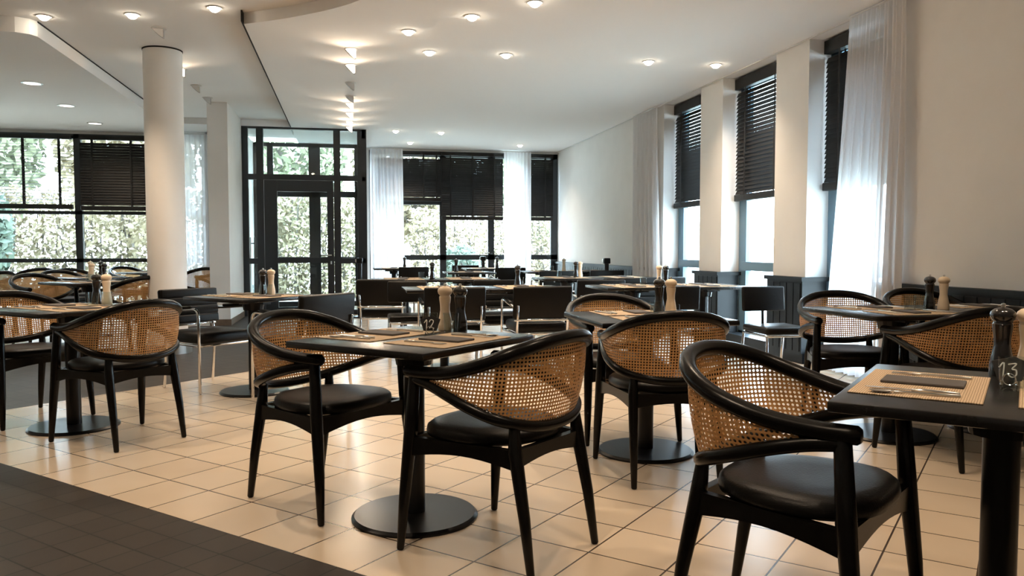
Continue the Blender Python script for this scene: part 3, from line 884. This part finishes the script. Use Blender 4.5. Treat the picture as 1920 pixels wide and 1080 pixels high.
def fork_mesh(spoon=False):
    b = MB()
    b.tube([(0, -.10, .003), (0, -.04, .004), (0, .02, .005), (0, .045, .004)], [.005, .0035, .003, .004], 8)
    if spoon:
        n = 14; o = len(b.v)
        for k, (s, z) in enumerate(((1, .006), (.6, .002), (.1, .001))):
            b.v += [(.017 * s * math.cos(2 * PI * j / n), .075 + .03 * s * math.sin(2 * PI * j / n), z) for j in range(n)]
        for i in range(2):
            for j in range(n): b.f.append((o + i * n + j, o + i * n + (j + 1) % n, o + (i + 1) * n + (j + 1) % n, o + (i + 1) * n + j))
    else:
        b.prism([(-.011, .055), (-.004, .042), (.004, .042), (.011, .055)], .003, .005)
        for k in range(4):
            x = -.0095 + k * .00633
            b.prism([(x - .0018, .055), (x + .0018, .055), (x + .0012, .10), (x - .0012, .10)], .003, .005)
    return b.mesh('spoon' if spoon else 'fork', M['steel'])


KN, FK, SPN = knife_mesh(), fork_mesh(), fork_mesh(True)


def mill_parts(m):
    body = MB().lathe([(.001, 0), (.031, 0), (.032, .004), (.032, .030), (.0305, .034), (.031, .038), (.027, .060), (.0215, .090), (.0225, .115), (.0255, .135), (.0265, .150), (.024, .153), (.024, .158), (.001, .158)], n=24).mesh('mill_body', m)
    head = MB().lathe([(.001, .1585), (.025, .1585), (.031, .166), (.0335, .176), (.031, .186), (.022, .194), (.010, .198), (.001, .1985)], n=24).mesh('mill_head', m)
    knob = MB().lathe([(.001, .197), (.005, .198), (.007, .204), (.006, .209), (.001, .211)], n=12).mesh('knob', M['steel'])
    return body, head, knob


MILL = {'white': mill_parts(M['mill_w']), 'black': mill_parts(M['mill_b'])}
GLASS_ME = MB().lathe([(.028, 0), (.030, .004), (.035, .085), (.0335, .085), (.0285, .008), (.001, .008)], n=24).mesh('tumbler', M['tumbler'])


def on_table(key, lx, ly):
    x, y, rz = TABLES[key]; c, s = math.cos(rz), math.sin(rz)
    return (x + lx * c - ly * s, y + lx * s + ly * c), rz


def item(name, me, key, lx, ly, rz, z, label, cat, group):
    (x, y), r = on_table(key, lx, ly)
    o = D.objects.new(name, me); COL.objects.link(o); o.location = (x, y, z); o.rotation_euler = (0, 0, r + rz)
    return tag(o, label, cat, group)


def mill(key, lx, ly, tone, label=None):
    (x, y), r = on_table(key, lx, ly)
    t = thing('pepper_mill' if tone == 'black' else 'salt_mill', label or '%s wooden mill standing on the %s' % ('pale' if tone == 'white' else 'black', PH[key]), 'mill', (x, y, ZT), 0,
              'pale and black table mills')
    for nm, me in zip(('mill_body', 'mill_head', 'knob'), MILL[tone]):
        o = D.objects.new(nm, me); COL.objects.link(o); o.parent = t
    return t


def tumbler(key, lx, ly, which):
    o = item('drinking_glass', GLASS_ME, key, lx, ly, 0, ZT, '%sclear tumbler on the %s' % (which, PH[key]), 'glass', 'clear tumblers')
    return o


def setting(key, side, sword, cutlery=True):
    """one place setting along the edge at local y = side*..."""
    f = 0 if side > 0 else PI
    y0 = .185 * side
    item('placemat', mat_me, key, 0, y0, f, ZT, 'woven tan placemat on the %s side of the %s' % (sword, PH[key]), 'placemat', 'woven tan placemats')
    item('napkin', nap_me, key, .02 * side, y0, f, ZT + .0032, 'folded dark grey napkin, %s side of the %s' % (sword, PH[key]), 'napkin', 'folded dark napkins')
    if cutlery:
        item('knife', KN, key, -.14 * side, y0 + .01 * side, f, ZT + .0032, 'steel knife, %s side of the %s' % (sword, PH[key]), 'knife', 'steel cutlery')
        item('fork', FK, key, .15 * side, y0 - .005 * side, f, ZT + .0032, 'steel fork, %s side of the %s' % (sword, PH[key]), 'fork', 'steel cutlery')
        item('spoon', SPN, key, -.185 * side, y0 + .0 * side, f + .15, ZT + .0032, 'steel spoon, %s side of the %s' % (sword, PH[key]), 'spoon', 'steel cutlery')


for k in ('12', '13', 'F', 'I', 'W1', 'W2', 'W3'):
    setting(k, 1, 'far left', k not in ('W2', 'W3')); setting(k, -1, 'near right', k not in ('W2', 'W3'))
for k in ('D', 'R', 'R2', 'L1', 'L2', 'B1', 'B2', 'G1', 'G2', 'M1', 'M2', 'E1', 'E2', 'C1', 'H1', 'H2'):
    cut = k in ('D', 'R', 'R2', 'M1', 'M2', 'L1', 'L2')
    setting(k, 1, 'far', cut); setting(k, -1, 'near', cut)


# table number cards
STROKES = {'1': [[(.0, .028), (.012, .042), (.010, .0)]],
           '2': [[(.0, .032), (.006, .042), (.018, .040), (.018, .028), (.008, .012), (.0, .002), (.008, .005), (.022, .001)]],
           '3': [[(.0, .038), (.020, .041), (.009, .025), (.019, .022), (.020, .008), (.010, .0), (.0, .006)]]}


def number_card(key, lx, ly, text, label, face):
    (x, y), r = on_table(key, lx, ly)
    t = thing('number_card', label, 'sign', (x, y, ZT), az(face))
    # local: faces -y
    b = MB(); P = [(-.030, .016), (.032, .016), (.052, .070), (.014, .088), (-.045, .072)]
    o_ = len(b.v)
    b.v += [(px, -.003 + (pz - .016) * .22, pz) for px, pz in P] + [(px, .003 + (pz - .016) * .22, pz) for px, pz in P]
    n = 5; b.f += [tuple(range(n)), tuple(range(n, 2 * n))[::-1]] + [(i, n + i, n + (i + 1) % n, (i + 1) % n) for i in range(n)]
    fix_normals(b.build('slate_panel', M['slate'], t, False))
    xx = -.026
    for ch in text:
        for st in STROKES[ch]:
            pts = crom([(xx + px, -.0045 + (pz + .026 - .016) * .22, pz + .026) for px, pz in st], 4)
            MB().tube(pts, .0022, 6).build('digit', M['chalk'], t)
        xx += .024
    s = MB(); s.tube([(.017 * math.cos(a), -.012 + .004 * math.sin(a), .020 + .017 * math.sin(a)) for a in [2 * PI * k / 16 for k in range(16)]], .0022, 6, closed=True)
    s.tube([(-.02, -.02, .004), (-.02, .03, .004)], .0035, 6).tube([(.02, -.02, .004), (.02, .03, .004)], .0035, 6)
    s.tube([(-.02, .005, .004), (-.02, .005, .017)], .002, 6).tube([(.02, .005, .004), (.02, .005, .017)], .002, 6)
    s.build('wire_stand', M['chrome'], t)
    t.scale = (.9, .9, .88)
    return t


number_card('12', .14, .03, '12', 'small black slate card chalked with number 12', 5)
number_card('13', .12, -.01, '13', 'small black slate card chalked with number 13 at right edge', 42)
mill('12', .305, .075, 'white'); mill('12', .325, .005, 'black')
tumbler('12', .185, .065, 'left '); tumbler('12', .245, -.005, 'right ')
mill('13', .305, .012, 'black'); mill('13', .325, -.053, 'white')
tumbler('13', .05, -.02, '')
mill('D', .15, .02, 'white'); mill('D', .11, .09, 'black'); tumbler('D', .02, -.09, '')
mill('R', .28, .03, 'black'); mill('R', .335, -.02, 'white'); tumbler('R', .12, .0, 'left '); tumbler('R', .20, .01, 'right ')
mill('I', .20, .03, 'white'); mill('I', .13, .04, 'black'); tumbler('I', .02, -.02, 'left '); tumbler('I', .10, -.05, 'right ')
mill('F', .28, .09, 'white'); mill('F', .255, .165, 'black'); tumbler('F', .16, .04, 'left '); tumbler('F', .24, .02, 'right ')
mill('B1', .33, -.15, 'black'); tumbler('B1', .20, -.15, '')
mill('L2', .0, .25, 'black'); mill('G1', .12, .0, 'black'); mill('G1', .18, .02, 'white'); tumbler('G1', -.1, 0, '')
mill('M1', .30, .05, 'white'); mill('M1', .34, -.02, 'black'); tumbler('M1', .12, .02, '')
mill('W1', .2, .05, 'black'); mill('W1', .1, .12, 'white'); tumbler('W1', .0, 0, '')
mill('W2', .15, .0, 'black'); mill('W2', .05, .06, 'white')
mill('W3', .15, .0, 'black'); mill('W3', .22, -.06, 'white')
mill('C1', .2, .0, 'black'); mill('E1', -.2, .0, 'black'); mill('E2', .25, 0, 'black'); mill('H1', .3, 0, 'white'); tumbler('H1', .1, 0, '')


# ------------------------------------------------------------------ belt posts
def belt_post(x, y, label):
    t = thing('belt_post', label, 'barrier post', (x, y, 0), 0, 'black barrier posts')
    MB().lathe([(.165, 0), (.165, .010), (.15, .022), (.045, .034)], n=32).build('base', M['iron'], t)
    MB().tube([(0, 0, .03), (0, 0, .88)], .036, 16).build('post', M['iron'], t)
    MB().rbox(-.05, .05, -.05, .05, .87, .96, .012, 2).build('belt_head', M['iron'], t)
    MB().rbox(-.07, -.05, -.02, .02, .89, .94, .004, 1).build('belt_clip', M['steel'], t)
    return t


belt_post(.20, 12.95, 'black barrier post in front of the right frame of the glazed entrance')
belt_post(-1.44, 13.85, 'black barrier post behind the glass left of the entrance door')
belt_post(2.62, 15.3, 'distant black barrier post before the middle far window')
belt_post(4.05, 12.0, 'black barrier post at the right wall beside the narrow curtain')

# leaning folded rails behind the vestibule glass
t = thing('folded_easel', 'slim dark folded rails leaning behind the left entrance glass', 'easel', (-1.62, 14.15, 0))
MB().tube([(.0, 0, .01), (-.02, .3, 1.30)], .012, 8).build('rail', M['steel'], t)
MB().tube([(.07, 0, .01), (.05, .3, 1.30)], .012, 8).build('rail', M['iron'], t)
MB().tube([(.07, .05, .22), (-.0, .05, .22)], .010, 8).tube([(.05, .28, 1.2), (-.02, .28, 1.2)], .010, 8).build('crossbar', M['iron'], t)

# ------------------------------------------------------------------ the garden outside
struct('ground', MB().box(-40, 40, 16.2, 60, -.25, -.15).box(4.7, 40, -15, 16.2, -.25, -.15).box(-40, XL - .3, -15, 16.2, -.25, -.15), M['lawn'])


def foliage(n, cx, cy, cz, rx, ry, rz_, size, rnd, shell=.5):
    m = MB()
    for _ in range(n):
        while True:
            p = Vector((rnd.uniform(-1, 1), rnd.uniform(-1, 1), rnd.uniform(-1, 1)))
            if shell < p.length < 1: break
        c = Vector((cx + p.x * rx, cy + p.y * ry, cz + p.z * rz_))
        a = Vector((rnd.gauss(0, 1), rnd.gauss(0, 1), rnd.gauss(0, 1))).normalized(); b = a.orthogonal().normalized()
        s = size * rnd.uniform(.6, 1.4)
        m.add([c - a * s, c - b * s * .5, c + a * s, c + b * s * .5], [(0, 1, 2, 3)])
    return m


def tree(name, label, x, y, h, r, m, n=1600, trunk=.14, cat='tree', size=.10):
    rnd = random.Random(int(x * 91 + y * 17))
    t = thing(name, label, cat, (x, y, -.15), 0, 'garden greenery outside')
    foliage(n, 0, 0, h * .60, r, r, h * .42, size, rnd).build('foliage', m, t, False)
    b = MB().tube([(0, 0, 0), (.05, 0, h * .4), (0, .05, h * .8)], [trunk, trunk * .8, trunk * .4], 8)
    for k in range(6):
        a = rnd.uniform(0, 6.28); z = h * rnd.uniform(.15, .6)
        b.tube([(0, 0, z), (r * .6 * math.cos(a), r * .6 * math.sin(a), z + h * .3)], [trunk * .4, trunk * .12], 6)
    b.build('trunk', M['bark'], t); return t


def hedge(label, x0, x1, y, h, m, n):
    rnd = random.Random(int(x0 * 7 + y))
    t = thing('garden_hedge', label, 'hedge', ((x0 + x1) / 2, y, -.15), 0, 'hedges outside')
    mb = MB(); L = (x1 - x0) / 2
    for _ in range(n):
        c = Vector((rnd.uniform(-L, L), rnd.uniform(-.5, .5), rnd.uniform(0.05, h) ** 1))
        a = Vector((rnd.gauss(0, 1), rnd.gauss(0, 1), rnd.gauss(0, 1))).normalized(); b = a.orthogonal().normalized(); s = .065 * rnd.uniform(.5, 1.5)
        mb.add([c - a * s, c - b * s * .5, c + a * s, c + b * s * .5], [(0, 1, 2, 3)])
    mb.build('foliage', m, t, False)
    st = MB()
    for k in range(int(L * 2 / .25)):
        xx = -L + k * .25 + rnd.uniform(-.15, .15)
        st.tube([(xx, rnd.uniform(-.3, .3), 0), (xx + rnd.uniform(-.3, .3), rnd.uniform(-.3, .3), h * .95)], [.03, .012], 5)
    st.build('stems', M['bark'], t); return t


hedge('tall yellow green hedge outside the left windows', -12.0, -2.6, 19.5, 2.6, M['leaf_y'], 17000)
hedge('tall loose hedge seen through the entrance door', -2.4, 1.3, 20.5, 2.7, M['leaf_y'], 9000)
hedge('pale hedge outside the far wall windows', 1.8, 7.0, 23.0, 2.4, M['leaf_y'], 9000)
tree('garden_conifer', 'slim green conifer outside the left window', -7.3, 18.1, 2.6, .55, M['leaf_c'], 1500, .1)
tree('garden_shrub', 'rounded green shrub outside the middle far window', 3.0, 21.0, 1.3, .6, M['leaf_c'], 700, .05, 'shrub', .09)
for x, y, h, r, m, l in ((-14.6, 25.6, 7.0, 2.0, 'leaf', 'bushy garden tree farthest left beyond the window band'),
                         (-10.4, 24.6, 7.4, 2.05, 'leaf', 'bushy garden tree behind the open slatted blind'),
                         (-6.2, 25.2, 7.8, 2.05, 'leaf_y', 'yellowish garden tree behind the window mullion left of the column'),
                         (-2.0, 25.0, 7.2, 2.05, 'leaf', 'bushy garden tree seen above the entrance door'),
                         (2.2, 26.0, 7.6, 2.05, 'leaf_y', 'yellowish garden tree left in the far wall windows'),
                         (6.5, 26.5, 7.0, 2.1, 'leaf', 'bushy garden tree behind the far right corner window')):
    tree('garden_tree', l, x, y, h, r, M[m], 5200, .16, size=.15)

bpy.context.view_layer.update()
